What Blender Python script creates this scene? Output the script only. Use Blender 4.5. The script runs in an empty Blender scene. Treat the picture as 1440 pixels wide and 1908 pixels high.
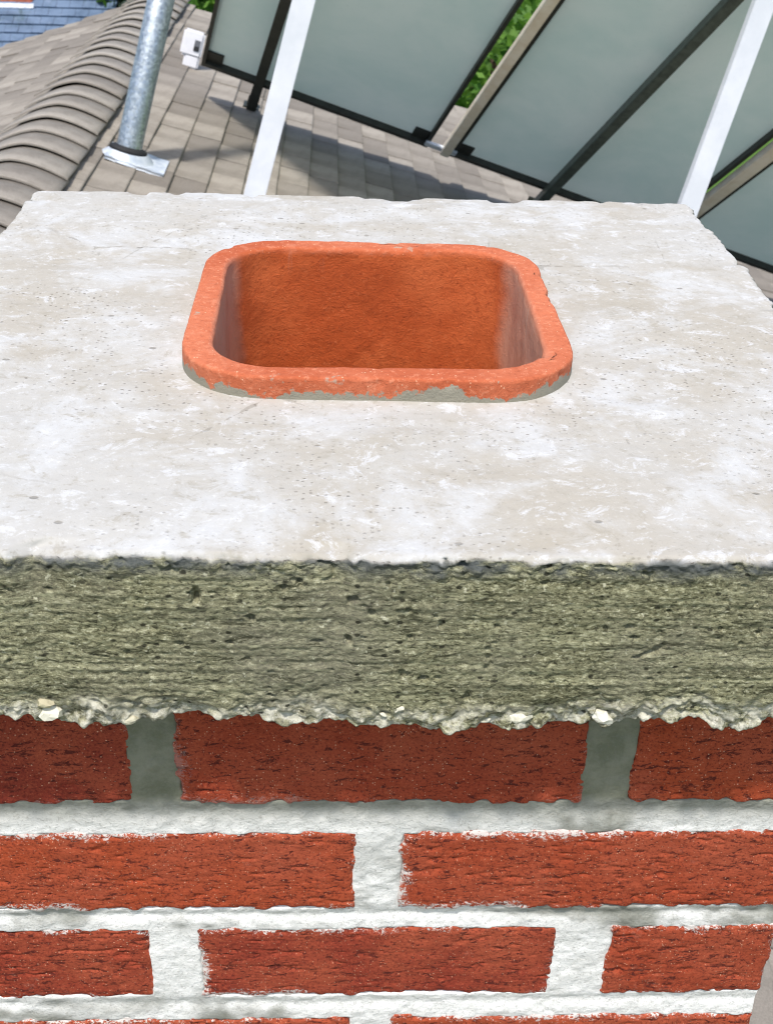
import bpy, bmesh, math, random
import numpy as np
from mathutils import Vector, Matrix

# ------------------------------------------------------------------ camera, sky, sun, exposure
scn = bpy.context.scene
COL = scn.collection
CAM = np.array([-.0227, -.3835, .2467]); PITCH, YAW, ROLL, FPX = .5351, .0541, .0356, 2287.65   # solved from the cap, flue and brick joints
fw = np.array([math.sin(YAW)*math.cos(PITCH), math.cos(YAW)*math.cos(PITCH), -math.sin(PITCH)])
r0 = np.array([math.cos(YAW), -math.sin(YAW), 0.]); u0 = np.cross(r0, fw)
rt = math.cos(ROLL)*r0 + math.sin(ROLL)*u0; up = -math.sin(ROLL)*r0 + math.cos(ROLL)*u0
cam = bpy.data.cameras.new('camera'); co = bpy.data.objects.new('camera', cam); COL.objects.link(co)
co.matrix_world = Matrix(((rt[0], up[0], -fw[0], CAM[0]), (rt[1], up[1], -fw[1], CAM[1]), (rt[2], up[2], -fw[2], CAM[2]), (0, 0, 0, 1)))
cam.sensor_fit = 'HORIZONTAL'; cam.sensor_width = 36; cam.lens = FPX/1440*36; cam.clip_start = .02; cam.clip_end = 2000
cam.dof.use_dof = True; cam.dof.focus_distance = .60; cam.dof.aperture_fstop = 48
scn.camera = co

SUN_TO = Vector((-.10, -.38, .92)).normalized()        # high sun, behind the photographer
elev = math.asin(SUN_TO.z); azim = math.atan2(SUN_TO.x, SUN_TO.y)
w = bpy.data.worlds.new('World'); scn.world = w; w.use_nodes = True
wn = w.node_tree; sky = wn.nodes.new('ShaderNodeTexSky'); sky.sky_type = 'NISHITA'; sky.sun_disc = False
sky.sun_elevation = elev; sky.sun_rotation = azim; sky.air_density = 1.0; sky.dust_density = 2.5; sky.ozone_density = 1.0
wn.links.new(sky.outputs[0], wn.nodes['Background'].inputs[0]); wn.nodes['Background'].inputs[1].default_value = .15
sl = bpy.data.lights.new('sun', 'SUN'); sl.energy = 2.9; sl.angle = math.radians(4); sl.color = (1, .96, .9)
so = bpy.data.objects.new('sun', sl); COL.objects.link(so); so.rotation_euler = (-SUN_TO).to_track_quat('-Z', 'Y').to_euler()
so.location = (-4, -4, 9)
scn.view_settings.view_transform = 'Standard'; scn.view_settings.look = 'None'; scn.view_settings.exposure = .30; scn.view_settings.gamma = 1; scn.cycles.filter_width = 1.0

# ------------------------------------------------------------------ numpy noise
rng = np.random.default_rng(7); random.seed(7)
def _hash(i, j, k, s):
    h = (i.astype(np.int64)*374761393 + j.astype(np.int64)*668265263 + k.astype(np.int64)*2147483647*3 + s*974634777) & 0xffffffff
    h = ((h ^ (h >> 13))*1274126177) & 0xffffffff
    h = ((h ^ (h >> 16))*2246822519) & 0xffffffff
    return ((h ^ (h >> 15)) & 0xffffff)/float(0xffffff)
def noise(p, sx=1., sy=1., sz=1., seed=0):
    q = p*np.array([sx, sy, sz]); i = np.floor(q); f = q - i; f = f*f*(3 - 2*f); i = i.astype(np.int64)
    o = 0
    for a in (0, 1):
        for b in (0, 1):
            for c in (0, 1):
                wgt = (f[:, 0] if a else 1-f[:, 0])*(f[:, 1] if b else 1-f[:, 1])*(f[:, 2] if c else 1-f[:, 2])
                o = o + wgt*_hash(i[:, 0]+a, i[:, 1]+b, i[:, 2]+c, seed)
    return o*2 - 1
def fbm(p, s, n=4, seed=0, st=(1, 1, 1)):
    o = 0; a = 1.; t = 0
    for k in range(n):
        o = o + a*noise(p, s*st[0], s*st[1], s*st[2], seed+k*17); t += a; a *= .5; s *= 2.03
    return o/t
def smooth(a, b, x):
    t = np.clip((x-a)/(b-a), 0, 1); return t*t*(3-2*t)

# ------------------------------------------------------------------ object helpers
WM = {}
def link(o, parent=None):
    COL.objects.link(o); WM[o.name] = o.matrix_basis.copy()
    if parent is not None:
        o.parent = parent; o.matrix_parent_inverse = WM[parent.name].inverted()
    return o
def thing(name, loc, label, cat, group=None):
    o = bpy.data.objects.new(name, None); o.location = loc; o.empty_display_size = .1; link(o)
    return tag(o, label, cat, group)
def tag(o, label=None, cat=None, group=None, kind=None):
    if label: o['label'] = label
    if cat: o['category'] = cat
    if group: o['group'] = group
    if kind: o['kind'] = kind
    return o
def mesh_np(name, V, Q, smooth_=True):
    V = np.asarray(V, dtype=np.float32); Q = np.asarray(Q, dtype=np.int32)
    me = bpy.data.meshes.new(name); k = Q.shape[1]
    me.vertices.add(len(V)); me.vertices.foreach_set('co', V.ravel())
    me.loops.add(Q.size); me.loops.foreach_set('vertex_index', Q.ravel())
    me.polygons.add(len(Q)); me.polygons.foreach_set('loop_start', np.arange(0, Q.size, k, dtype=np.int32))
    me.polygons.foreach_set('use_smooth', np.full(len(Q), smooth_))
    me.update(calc_edges=True); return me
def attr(me, name, a):
    at = me.attributes.new(name, 'FLOAT', 'POINT'); at.data.foreach_set('value', np.asarray(a, dtype=np.float32))
def obj(name, me, m, parent=None, mw=None):
    o = bpy.data.objects.new(name, me)
    if m is not None and not me.materials: me.materials.append(m)
    if mw is not None: o.matrix_basis = mw
    return link(o, parent)
def boxes_mesh(name, boxes, frame=None, bevel=0.):
    """boxes: (centre, size) in a frame (origin, x, y, z)"""
    bm = bmesh.new()
    for c, s in boxes:
        g = bmesh.ops.create_cube(bm, size=1)
        for v in g['verts']: v.co = Vector((v.co.x*s[0]+c[0], v.co.y*s[1]+c[1], v.co.z*s[2]+c[2]))
    if bevel: bmesh.ops.bevel(bm, geom=bm.edges[:], offset=bevel, segments=2, affect='EDGES', clamp_overlap=True)
    if frame is not None: bmesh.ops.transform(bm, matrix=frame, verts=bm.verts)
    bmesh.ops.recalc_face_normals(bm, faces=bm.faces)
    me = bpy.data.meshes.new(name); bm.to_mesh(me); bm.free(); return me
def lathe_mesh(name, prof, n=32, frame=None, cap=False, smooth_=True):
    V, Q = [], []
    for r, z in prof:
        for k in range(n):
            t = 2*math.pi*k/n; V.append((r*math.cos(t), r*math.sin(t), z))
    for i in range(len(prof)-1):
        for k in range(n): Q.append((i*n+k, i*n+(k+1) % n, (i+1)*n+(k+1) % n, (i+1)*n+k))
    me = mesh_np(name, V, Q, smooth_)
    if frame is not None: me.transform(frame)
    return me

# ------------------------------------------------------------------ materials
def lin(r, g, b):
    f = lambda c: (c/255/12.92 if c <= 10 else ((c/255+.055)/1.055)**2.4)
    return (f(r), f(g), f(b), 1)
class Mat:
    def __init__(s, name, rough=.9, metallic=0., spec=.3):
        s.m = bpy.data.materials.new(name); s.m.use_nodes = True; s.t = s.m.node_tree; s.b = s.t.nodes['Principled BSDF']
        s.b.inputs['Roughness'].default_value = rough; s.b.inputs['Metallic'].default_value = metallic
        s.b.inputs['Specular IOR Level'].default_value = spec
        s.pos = s.n('ShaderNodeTexCoord').outputs['Object']; s.hgt = None
    def n(s, t, **k):
        nd = s.t.nodes.new(t)
        for a, b in k.items(): setattr(nd, a, b)
        return nd
    def put(s, sock, v):
        if hasattr(v, 'is_output') or hasattr(v, 'node'): s.t.links.new(v, sock)
        else: sock.default_value = v
    def geo(s): return s.n('ShaderNodeNewGeometry')
    def scale(s, v, loc=(0, 0, 0)):
        mp = s.n('ShaderNodeMapping'); mp.inputs['Scale'].default_value = v; mp.inputs['Location'].default_value = loc
        s.t.links.new(s.pos, mp.inputs[0]); return mp.outputs[0]
    def noise(s, sc, det=4, rough=.55, st=(1, 1, 1), dist=0., loc=(0, 0, 0)):
        nd = s.n('ShaderNodeTexNoise'); nd.inputs['Scale'].default_value = sc; nd.inputs['Detail'].default_value = det
        nd.inputs['Roughness'].default_value = rough; nd.inputs['Distortion'].default_value = dist
        s.t.links.new(s.scale(st, loc), nd.inputs['Vector']); return nd.outputs['Fac']
    def voro(s, sc, st=(1, 1, 1), feat='F1', rnd=1.):
        nd = s.n('ShaderNodeTexVoronoi', feature=feat); nd.inputs['Scale'].default_value = sc; nd.inputs['Randomness'].default_value = rnd
        s.t.links.new(s.scale(st), nd.inputs['Vector']); return nd
    def attr(s, name): return s.n('ShaderNodeAttribute', attribute_name=name).outputs['Fac']
    def ramp(s, v, a, b, lo=0., hi=1.):
        nd = s.n('ShaderNodeMapRange', interpolation_type='SMOOTHSTEP'); s.put(nd.inputs[0], v)
        for i, x in zip((1, 2, 3, 4), (a, b, lo, hi)): s.put(nd.inputs[i], x)
        return nd.outputs[0]
    def op(s, o, a, b=0., c=None):
        nd = s.n('ShaderNodeMath', operation=o); s.put(nd.inputs[0], a); s.put(nd.inputs[1], b)
        if c is not None: s.put(nd.inputs[2], c)
        return nd.outputs[0]
    def mix(s, f, a, b, blend='MIX'):
        nd = s.n('ShaderNodeMix', data_type='RGBA', blend_type=blend); s.put(nd.inputs[0], f); s.put(nd.inputs[6], a); s.put(nd.inputs[7], b)
        return nd.outputs[2]
    def color(s, c): s.put(s.b.inputs['Base Color'], c)
    def rough(s, c): s.put(s.b.inputs['Roughness'], c)
    def bump(s, h, strength, dist):
        nd = s.n('ShaderNodeBump'); nd.inputs['Strength'].default_value = strength; nd.inputs['Distance'].default_value = dist
        s.put(nd.inputs['Height'], h)
        if s.hgt is not None: s.t.links.new(s.hgt, nd.inputs['Normal'])
        s.hgt = nd.outputs[0]; s.t.links.new(s.hgt, s.b.inputs['Normal'])

def mat_concrete():
    s = Mat('weathered_concrete', .92, 0, .25)
    side = s.attr('side'); low = s.attr('low'); arris = s.attr('arris')
    # top: pale trowelled cement with cream, tan and white lime blooms
    big = s.noise(6, 5, .6, (1, 1, 1), .6); med = s.noise(20, 7, .68, (.9, .9, 1), .4, (3, 1, 0)); fine = s.noise(160, 4, .7, (.55, 1.2, 1))
    c = s.mix(s.ramp(big, .34, .62), lin(172, 166, 154), lin(182, 180, 174))
    c = s.mix(s.ramp(med, .46, .66, 0, .8), c, lin(195, 196, 195))
    c = s.mix(s.ramp(s.noise(10, 6, .7, (.8, 1, 1), .6, (7, 4, 2)), .54, .70, 0, .55), c, lin(164, 156, 140))
    f2 = s.noise(75, 7, .78, (.8, 1, 1), .5, (2, 9, 0)); f3 = s.noise(260, 5, .8, (.8, 1, 1), .2, (4, 1, 0))
    c = s.mix(s.ramp(f2, .54, .64, 0, .7), c, lin(204, 205, 205)); c = s.mix(s.ramp(f2, .34, .45, .6, 0), c, lin(158, 152, 138))
    c = s.mix(s.ramp(f3, .56, .66, 0, .5), c, lin(208, 209, 208)); c = s.mix(s.ramp(f3, .33, .43, .5, 0), c, lin(146, 140, 128))
    cr = s.voro(11, (1, 1, 1), 'DISTANCE_TO_EDGE').outputs['Distance']
    crk = s.op('MULTIPLY', s.ramp(s.op('ADD', cr, s.op('MULTIPLY', s.op('SUBTRACT', s.noise(60, 5, .7), .5), .10)), 0, .006, 1, 0), s.ramp(s.noise(7, 2, .5, (1, 1, 1), 0, (8, 3, 1)), .52, .62))
    c = s.mix(s.op('MULTIPLY', crk, .45), c, lin(120, 114, 102))
    v = s.voro(420, (.8, 1.1, 1)); vcol = s.n('ShaderNodeSeparateColor'); s.t.links.new(v.outputs['Color'], vcol.inputs[0])
    pit = s.op('MULTIPLY', s.ramp(v.outputs['Distance'], .16, .30, 1, 0), s.op('MULTIPLY', s.ramp(vcol.outputs[0], .60, .70), s.ramp(s.noise(9, 3, .5, (1, 1, 1), 0, (5, 5, 5)), .40, .60)))
    v2 = s.voro(90, (.8, 1.2, 1)); vc2 = s.n('ShaderNodeSeparateColor'); s.t.links.new(v2.outputs['Color'], vc2.inputs[0])
    pit2 = s.op('MULTIPLY', s.ramp(v2.outputs['Distance'], .09, .16, 1, 0), s.ramp(vc2.outputs[0], .90, .93))
    pits = s.op('MAXIMUM', pit, pit2)
    v3 = s.voro(260, (.7, .7, 1.1)); vc3 = s.n('ShaderNodeSeparateColor'); s.t.links.new(v3.outputs['Color'], vc3.inputs[0])
    pore = s.op('MULTIPLY', s.ramp(v3.outputs['Distance'], .14, .26, 1, 0), s.ramp(vc3.outputs[0], .72, .80))
    top = s.mix(s.op('MULTIPLY', pits, .55), c, lin(96, 90, 78))
    # sides: olive, algae-stained form-board face
    st1 = s.noise(40, 6, .7, (.25, .25, 3.2), .3); st2 = s.noise(190, 5, .75, (.35, .35, 1.6), .6); bl = s.noise(9, 4, .6)
    d = s.mix(s.ramp(st1, .34, .66), lin(126, 124, 94), lin(164, 162, 127))
    gr = s.noise(560, 5, .85, (.6, .6, 1.2)); gr2 = None
    d = s.mix(s.ramp(gr, .41, .47, .9, 0), d, lin(52, 52, 36)); d = s.mix(s.ramp(gr, .53, .60, 0, .85), d, lin(208, 206, 172))
    d = s.mix(s.ramp(bl, .45, .68, 0, .55), d, lin(146, 142, 124))
    d = s.mix(s.ramp(st2, .56, .70, 0, .7), d, lin(186, 184, 150))
    d = s.mix(s.ramp(st2, .36, .44, .8, 0), d, lin(60, 60, 42))
    d = s.mix(s.op('MULTIPLY', s.ramp(s.noise(300, 3, .6), .63, .70), .8), d, lin(214, 212, 184))
    lowm = s.op('MULTIPLY', s.ramp(low, .3, 1), s.op('MULTIPLY', s.ramp(s.noise(120, 6, .75, (1, 1, 1.3)), .40, .60), s.ramp(s.noise(24, 4, .6), .34, .54, .6, 1)))
    d = s.mix(lowm, d, lin(226, 223, 206))
    d = s.mix(s.op('MULTIPLY', arris, s.ramp(s.noise(50, 5, .7, (1, 1, 2)), .38, .58)), d, lin(96, 100, 98))
    d = s.mix(s.op('MULTIPLY', pore, .85), d, lin(40, 40, 30))
    s.color(s.mix(side, top, d))
    s.bump(s.op('MULTIPLY', s.op('MULTIPLY', pore, side), -1.), .8, .0015)
    s.bump(s.noise(420, 4, .7), .35, .0006); s.bump(s.op('MULTIPLY', gr, side), .9, .0014)
    s.bump(s.op('MULTIPLY', st2, side), .9, .0016)
    s.bump(s.op('SUBTRACT', s.op('MULTIPLY', med, .6), s.op('MULTIPLY', pits, .8)), .45, .0012)
    return s.m
FX_ = .001
def mat_terracotta():
    s = Mat('terracotta_clay', .88, 0, .25)
    zz = s.n('ShaderNodeSeparateXYZ'); s.t.links.new(s.pos, zz.inputs[0]); z = zz.outputs[2]
    ins = s.attr('inside'); out = s.attr('outer')
    n1 = s.noise(14, 5, .6); n2 = s.noise(300, 5, .75)
    c = s.mix(s.ramp(n1, .35, .65), lin(182, 92, 58), lin(202, 116, 82)); c = s.mix(s.ramp(s.noise(40, 6, .75, (1, 1, 1), .4, (6, 1, 2)), .52, .66, 0, .5), c, lin(214, 140, 108))
    c = s.mix(s.ramp(n2, .53, .63, 0, .5), c, lin(222, 146, 112))
    c = s.mix(s.ramp(n2, .36, .45, .4, 0), c, lin(156, 74, 46))
    sp = s.voro(760); sc_ = s.n('ShaderNodeSeparateColor'); s.t.links.new(sp.outputs['Color'], sc_.inputs[0])
    c = s.mix(s.op('MULTIPLY', s.ramp(sp.outputs['Distance'], .22, .34, .8, 0), s.ramp(sc_.outputs[0], .95, .98)), c, lin(236, 190, 156))
    # inside: browner, with a few pale runs of mortar water
    ic = s.mix(s.ramp(s.noise(18, 5, .65), .38, .66), lin(186, 86, 42), lin(206, 106, 58))
    ic = s.mix(s.ramp(s.noise(300, 5, .8), .52, .64, 0, .6), ic, lin(158, 70, 36))
    runs = s.op('MULTIPLY', s.ramp(s.noise(70, 4, .6, (1.3, 1.3, .12)), .60, .68), s.ramp(s.noise(16, 2, .5, (1, 1, .5), 0, (4.1, 0, 0)), .52, .62))
    ic = s.mix(s.op('MULTIPLY', runs, .6), ic, lin(196, 160, 140))
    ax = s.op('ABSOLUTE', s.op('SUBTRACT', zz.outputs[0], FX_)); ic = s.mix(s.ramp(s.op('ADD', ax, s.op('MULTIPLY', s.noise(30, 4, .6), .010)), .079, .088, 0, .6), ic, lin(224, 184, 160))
    ic = s.mix(s.ramp(s.noise(420, 4, .75), .56, .68, 0, .5), ic, lin(214, 120, 74))
    fl_ = s.op('MULTIPLY', s.ramp(s.noise(55, 5, .7, (1, 1, 1), .3, (3, 8, 1)), .64, .70), .8); c = s.mix(fl_, c, lin(170, 158, 140))
    c = s.mix(ins, c, ic)
    # mortar smeared along the foot of the outer face
    sm = s.op('ADD', z, s.op('MULTIPLY', s.op('SUBTRACT', s.noise(28, 7, .7, (1, 1, .8)), .5), .044))
    c = s.mix(s.op('MULTIPLY', out, s.ramp(sm, .0032, .0044, 1, 0)), c, lin(150, 146, 130))
    s.color(c)
    s.bump(s.noise(900, 3, .7), .6, .0007); s.bump(n2, .7, .0012); s.bump(s.noise(60, 4, .6), .3, .0010)
    return s.m
def mat_brick():
    s = Mat('red_wirecut_brick', .9, 0, .25)
    rnd = s.n('ShaderNodeObjectInfo').outputs['Random']; edge = s.attr('edge')
    oi = s.n('ShaderNodeObjectInfo').outputs['Location']
    n1 = s.noise(22, 5, .6); n2 = s.noise(260, 5, .75, (.5, .5, 1.25), .5); n3 = s.noise(700, 4, .8)
    a = s.mix(rnd, lin(170, 74, 42), lin(136, 52, 38))
    c = s.mix(s.ramp(n1, .34, .68), a, lin(168, 80, 54))
    c = s.mix(s.ramp(n2, .39, .45, .9, 0), c, lin(80, 30, 24))
    c = s.mix(s.ramp(n2, .58, .72, 0, .5), c, lin(178, 92, 66))
    c = s.mix(s.ramp(n3, .55, .64, 0, .5), c, lin(190, 100, 68)); c = s.mix(s.ramp(n3, .38, .47, .75, 0), c, lin(94, 34, 26))
    for vs, t0, dd in ((620, .86, .26), (1000, .90, .34)):
        sp = s.voro(vs); sc_ = s.n('ShaderNodeSeparateColor'); s.t.links.new(sp.outputs['Color'], sc_.inputs[0])
        grit = s.op('MULTIPLY', s.op('MULTIPLY', s.ramp(sp.outputs['Distance'], dd*.6, dd, .9, 0), s.ramp(sc_.outputs[0], t0, t0+.05)), s.ramp(s.noise(14, 3, .6, (1, 1, 1), 0, (vs, 0, 0)), .35, .62, .25, 1))
        c = s.mix(grit, c, lin(222, 176, 146))
    # lime haze and mortar smears that creep in from the arrises
    patch = s.ramp(s.noise(13, 4, .6, (1, 1, 1), 0, (1.7, 0, 3.1)), .40, .74, -.0034, .0050)
    em = s.op('SUBTRACT', s.op('ADD', edge, s.op('MULTIPLY', s.op('SUBTRACT', s.noise(45, 5, .7), .5), .012)), patch)
    soft = s.ramp(em, -.0030, .0075, 1, 0)
    haze = s.ramp(s.op('ADD', soft, s.op('MULTIPLY', s.op('SUBTRACT', s.noise(520, 5, .85, (.8, .8, 1)), .5), 4.5)), .45, .75)
    haze = s.op('MULTIPLY', haze, s.ramp(soft, 0, .12))
    haze = s.op('MULTIPLY', haze, s.attr('hazed'))
    c = s.mix(s.op('MULTIPLY', haze, .88), c, lin(216, 212, 206))
    bloom = s.op('MULTIPLY', s.ramp(s.noise(26, 6, .7, (1, 1, 1), .4, (9, 2, 6)), .58, .72, 0, .35), s.ramp(s.noise(260, 4, .7), .45, .62))
    c = s.mix(s.op('MULTIPLY', bloom, s.attr('hazed')), c, lin(214, 160, 140))
    s.color(c)
    s.bump(n3, .5, .0006); s.bump(n2, .5, .0008)
    return s.m
def mat_mortar():
    s = Mat('lime_mortar', .95, 0, .2)
    zz = s.n('ShaderNodeSeparateXYZ'); s.t.links.new(s.pos, zz.inputs[0]); z = zz.outputs[2]
    n1 = s.noise(9, 4, .6, (1, 1, 1.6), .5, (.6, 0, .4)); n2 = s.noise(60, 6, .7); n3 = s.noise(260, 4, .7)
    grey = s.mix(s.ramp(n2, .35, .65), lin(134, 134, 124), lin(168, 168, 159))
    white = s.mix(s.ramp(n2, .35, .65), lin(230, 229, 224), lin(243, 242, 238))
    # lime bloom lower down; the overhang's shade is painted olive into the top course
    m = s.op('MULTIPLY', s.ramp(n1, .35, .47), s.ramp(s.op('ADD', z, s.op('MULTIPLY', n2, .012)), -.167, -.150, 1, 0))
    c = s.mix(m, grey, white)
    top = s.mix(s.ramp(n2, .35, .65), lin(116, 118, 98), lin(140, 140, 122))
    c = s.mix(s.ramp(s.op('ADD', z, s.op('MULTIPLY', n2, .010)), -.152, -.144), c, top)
    c = s.mix(s.ramp(s.noise(520, 4, .85), .54, .62, 0, .4), c, lin(136, 132, 122))
    s.color(c); s.bump(s.noise(800, 3, .7), .6, .0008); s.bump(n3, .5, .0008); s.bump(n2, .2, .0010)
    return s.m
def mat_pebble():
    s = Mat('pale_aggregate', .8, 0, .3); isl = s.geo().outputs['Random Per Island']
    c = s.mix(isl, lin(188, 180, 150), lin(238, 236, 222)); c = s.mix(s.ramp(s.noise(200, 4, .6), .5, .68, 0, .6), c, lin(160, 156, 124))
    s.color(c); s.bump(s.noise(350, 3, .6), .5, .0008); return s.m
def mat_tile(name, a, b):
    s = Mat(name, .85, 0, .3)
    r = s.op('FRACT', s.op('ADD', s.n('ShaderNodeObjectInfo').outputs['Random'], s.geo().outputs['Random Per Island']))
    c = s.mix(r, a, b); c = s.mix(s.ramp(s.noise(9, 5, .65), .45, .7, 0, .45), c, lin(116, 108, 98))
    c = s.mix(s.ramp(s.noise(60, 5, .7), .56, .72, 0, .4), c, lin(176, 169, 157))
    c = s.mix(s.ramp(s.noise(340, 4, .85), .40, .62, .35, 0), c, lin(86, 80, 72)); c = s.mix(s.ramp(s.noise(2.2, 5, .7, (1, .5, 1)), .5, .7, 0, .4), c, lin(112, 106, 96))
    s.color(c); s.bump(s.noise(120, 4, .7), .4, .002); return s.m
def mat_metal(name, c0, c1, rough, sc=40, metallic=1., bump=.1):
    s = Mat(name, rough, metallic, .5)
    n = s.noise(sc, 5, .65); s.color(s.mix(s.ramp(n, .35, .65), c0, c1)); s.rough(s.ramp(n, .3, .7, rough*.8, rough*1.2))
    s.bump(s.noise(sc*3, 3, .6), bump, .001); return s.m
def mat_galv():
    s = Mat('galvanised_steel', .42, .85, .5)
    v = s.voro(120); sc_ = s.n('ShaderNodeSeparateColor'); s.t.links.new(v.outputs['Color'], sc_.inputs[0])
    c = s.mix(sc_.outputs[0], lin(150, 160, 166), lin(196, 205, 210)); c = s.mix(s.ramp(s.noise(12, 5, .7, (1, 1, .4)), .5, .68, 0, .6), c, lin(222, 228, 230))
    s.color(c); s.rough(s.ramp(sc_.outputs[1], 0, 1, .34, .55)); return s.m
def mat_plain(name, c, rough=.6, metallic=0., var=.12, sc=30):
    s = Mat(name, rough, metallic, .4); n = s.noise(sc, 4, .6)
    dk = tuple(x*(1-var*2) for x in c[:3])+(1,); lt = tuple(min(1, x*(1+var)) for x in c[:3])+(1,)
    s.color(s.mix(s.ramp(n, .35, .65), dk, lt)); s.bump(s.noise(sc*4, 3, .6), .15, .001); return s.m
def mat_backsheet():
    s = Mat('frosted_panel_laminate', .45, 0, .5)
    n = s.noise(2.2, 4, .6, (1, 1, 1), .3); c = s.mix(s.ramp(n, .3, .7), lin(200, 222, 216), lin(220, 234, 228))
    c = s.mix(s.ramp(s.noise(60, 5, .7), .56, .74, 0, .25), c, lin(182, 202, 196)); s.color(c)
    tr = s.n('ShaderNodeBsdfTranslucent'); mx = s.n('ShaderNodeMixShader'); mx.inputs[0].default_value = .16     # light glows through the laminate
    s.t.links.new(c, tr.inputs[0]); s.t.links.new(s.b.outputs[0], mx.inputs[1]); s.t.links.new(tr.outputs[0], mx.inputs[2])
    s.t.links.new(mx.outputs[0], s.t.nodes['Material Output'].inputs[0]); return s.m
def mat_leaf(name, a, b):
    s = Mat(name, .6, 0, .3); s.color(s.mix(s.geo().outputs['Random Per Island'], a, b))
    s.b.inputs['Transmission Weight'].default_value = 0; s.b.inputs['Subsurface Weight'].default_value = 0
    tr = s.n('ShaderNodeBsdfTranslucent'); mx = s.n('ShaderNodeMixShader'); mx.inputs[0].default_value = .35
    s.t.links.new(s.mix(s.geo().outputs['Random Per Island'], a, b), tr.inputs[0])
    s.t.links.new(s.b.outputs[0], mx.inputs[1]); s.t.links.new(tr.outputs[0], mx.inputs[2])
    s.t.links.new(mx.outputs[0], s.t.nodes['Material Output'].inputs[0]); return s.m
def mat_slate():
    s = Mat('blue_grey_slate', .6, 0, .4)
    n = s.noise(1.6, 6, .7, (1, 1, 1), .6); c = s.mix(s.ramp(n, .36, .64), lin(70, 90, 112), lin(106, 126, 152))
    c = s.mix(s.ramp(s.noise(4, 5, .7, (1, .4, .4), .4, (3, 0, 1)), .54, .68, 0, .6), c, lin(66, 90, 90))
    c = s.mix(s.ramp(s.noise(11, 4, .7), .58, .7, 0, .5), c, lin(140, 152, 174)); s.color(c); s.bump(s.noise(14, 4, .6), .4, .02); return s.m
def mat_grass():
    s = Mat('grass', .9, 0, .2); c = s.mix(s.noise(.6, 6, .7), lin(58, 92, 34), lin(94, 126, 52)); s.color(c); s.bump(s.noise(30, 4, .7), .6, .03); return s.m

M_CONC, M_TERRA, M_BRICK, M_MORTAR, M_PEB = mat_concrete(), mat_terracotta(), mat_brick(), mat_mortar(), mat_pebble()
M_TILE = mat_tile('buff_concrete_tile', lin(134, 127, 118), lin(176, 168, 156)); M_RIDGE = mat_tile('buff_ridge_tile', lin(160, 152, 142), lin(180, 173, 162))
M_DECK = mat_plain('roof_underlay', lin(70, 64, 58), .95); M_WALL = mat_plain('rendered_wall', lin(196, 186, 168), .9)
M_GALV = mat_galv(); M_ALU = mat_metal('white_aluminium', lin(214, 218, 224), lin(226, 229, 234), .4, 6, 0., .03)
M_FLASH = mat_metal('zinc_flashing', lin(190, 200, 212), lin(220, 226, 232), .5, 20, .3, .1)
M_RUBBER = mat_plain('black_rubber', lin(38, 38, 40), .7); M_DARK = mat_plain('dark_anodised_frame', lin(52, 54, 48), .5, .1); M_RAIL = mat_plain('grey_green_rail', lin(84, 92, 84), .5, .1)
M_TAN = mat_metal('champagne_aluminium', lin(228, 214, 190), lin(240, 230, 212), .45, 14, 0., .05)
M_BACK = mat_backsheet(); M_GLASS = mat_plain('photovoltaic_cells', lin(22, 28, 48), .12, .1)
M_WHITE = mat_plain('white_plastic', lin(228, 228, 232), .4, 0, .03); M_GREYPL = mat_plain('grey_print', lin(96, 98, 104), .6); M_SLATE = mat_slate()
M_ORANGE = mat_plain('terracotta_trim', lin(196, 112, 82), .85); M_GRASS = mat_grass(); M_BARK = mat_plain('bark', lin(84, 68, 52), .95)
M_LEAF = [mat_leaf('leaf_dark', lin(40, 72, 26), lin(74, 116, 40)), mat_leaf('leaf_bright', lin(66, 112, 36), lin(118, 160, 58)), mat_leaf('leaf_mid', lin(52, 92, 32), lin(96, 138, 50))]

# ------------------------------------------------------------------ frames of the roof
A = math.radians(18.43); CR = -1.10                         # 4 in 12 pitch; the roof lies 1.1 m under the cap
N = np.array([math.sin(A), 0, math.cos(A)]); E = np.array([math.cos(A), 0, -math.sin(A)]); Y = np.array([0, 1., 0])
def rp(s, y, h=0.): return E*s + Y*y + N*(CR+h)            # s down the slope, y along the ridge, h off the tiles
S_R = -.69; XR, ZR = rp(S_R, 0)[0], rp(S_R, 0)[2]           # ridge
S_EAVE, Y0, Y1 = 4.4, -3.2, 7.10                            # Y1 is the far gable
def fr(o, x, y, z):
    return Matrix(((x[0], y[0], z[0], o[0]), (x[1], y[1], z[1], o[1]), (x[2], y[2], z[2], o[2]), (0, 0, 0, 1)))
EL = np.array([-E[0], 0, E[2]]); NL = np.array([-N[0], 0, N[2]])
def rpl(s, y, h=0.):
    p = rp(s, y, h); return np.array([2*XR-p[0], p[1], p[2]])
def proj(P):
    d = np.asarray(P)-CAM; z = d@fw
    return (720+FPX*(d@rt)/z, 954-FPX*(d@up)/z, z)
def ray(x, y):
    d = fw + rt*(x-720)/FPX - up*(y-954)/FPX; return d/np.linalg.norm(d)

# ------------------------------------------------------------------ ground
g = mesh_np('ground', [(-600, -600, -6.2), (600, -600, -6.2), (600, 600, -6.2), (-600, 600, -6.2)], [(0, 1, 2, 3)], False)
tag(obj('ground', g, M_GRASS), 'green lawn around the houses', kind='structure')

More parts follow.
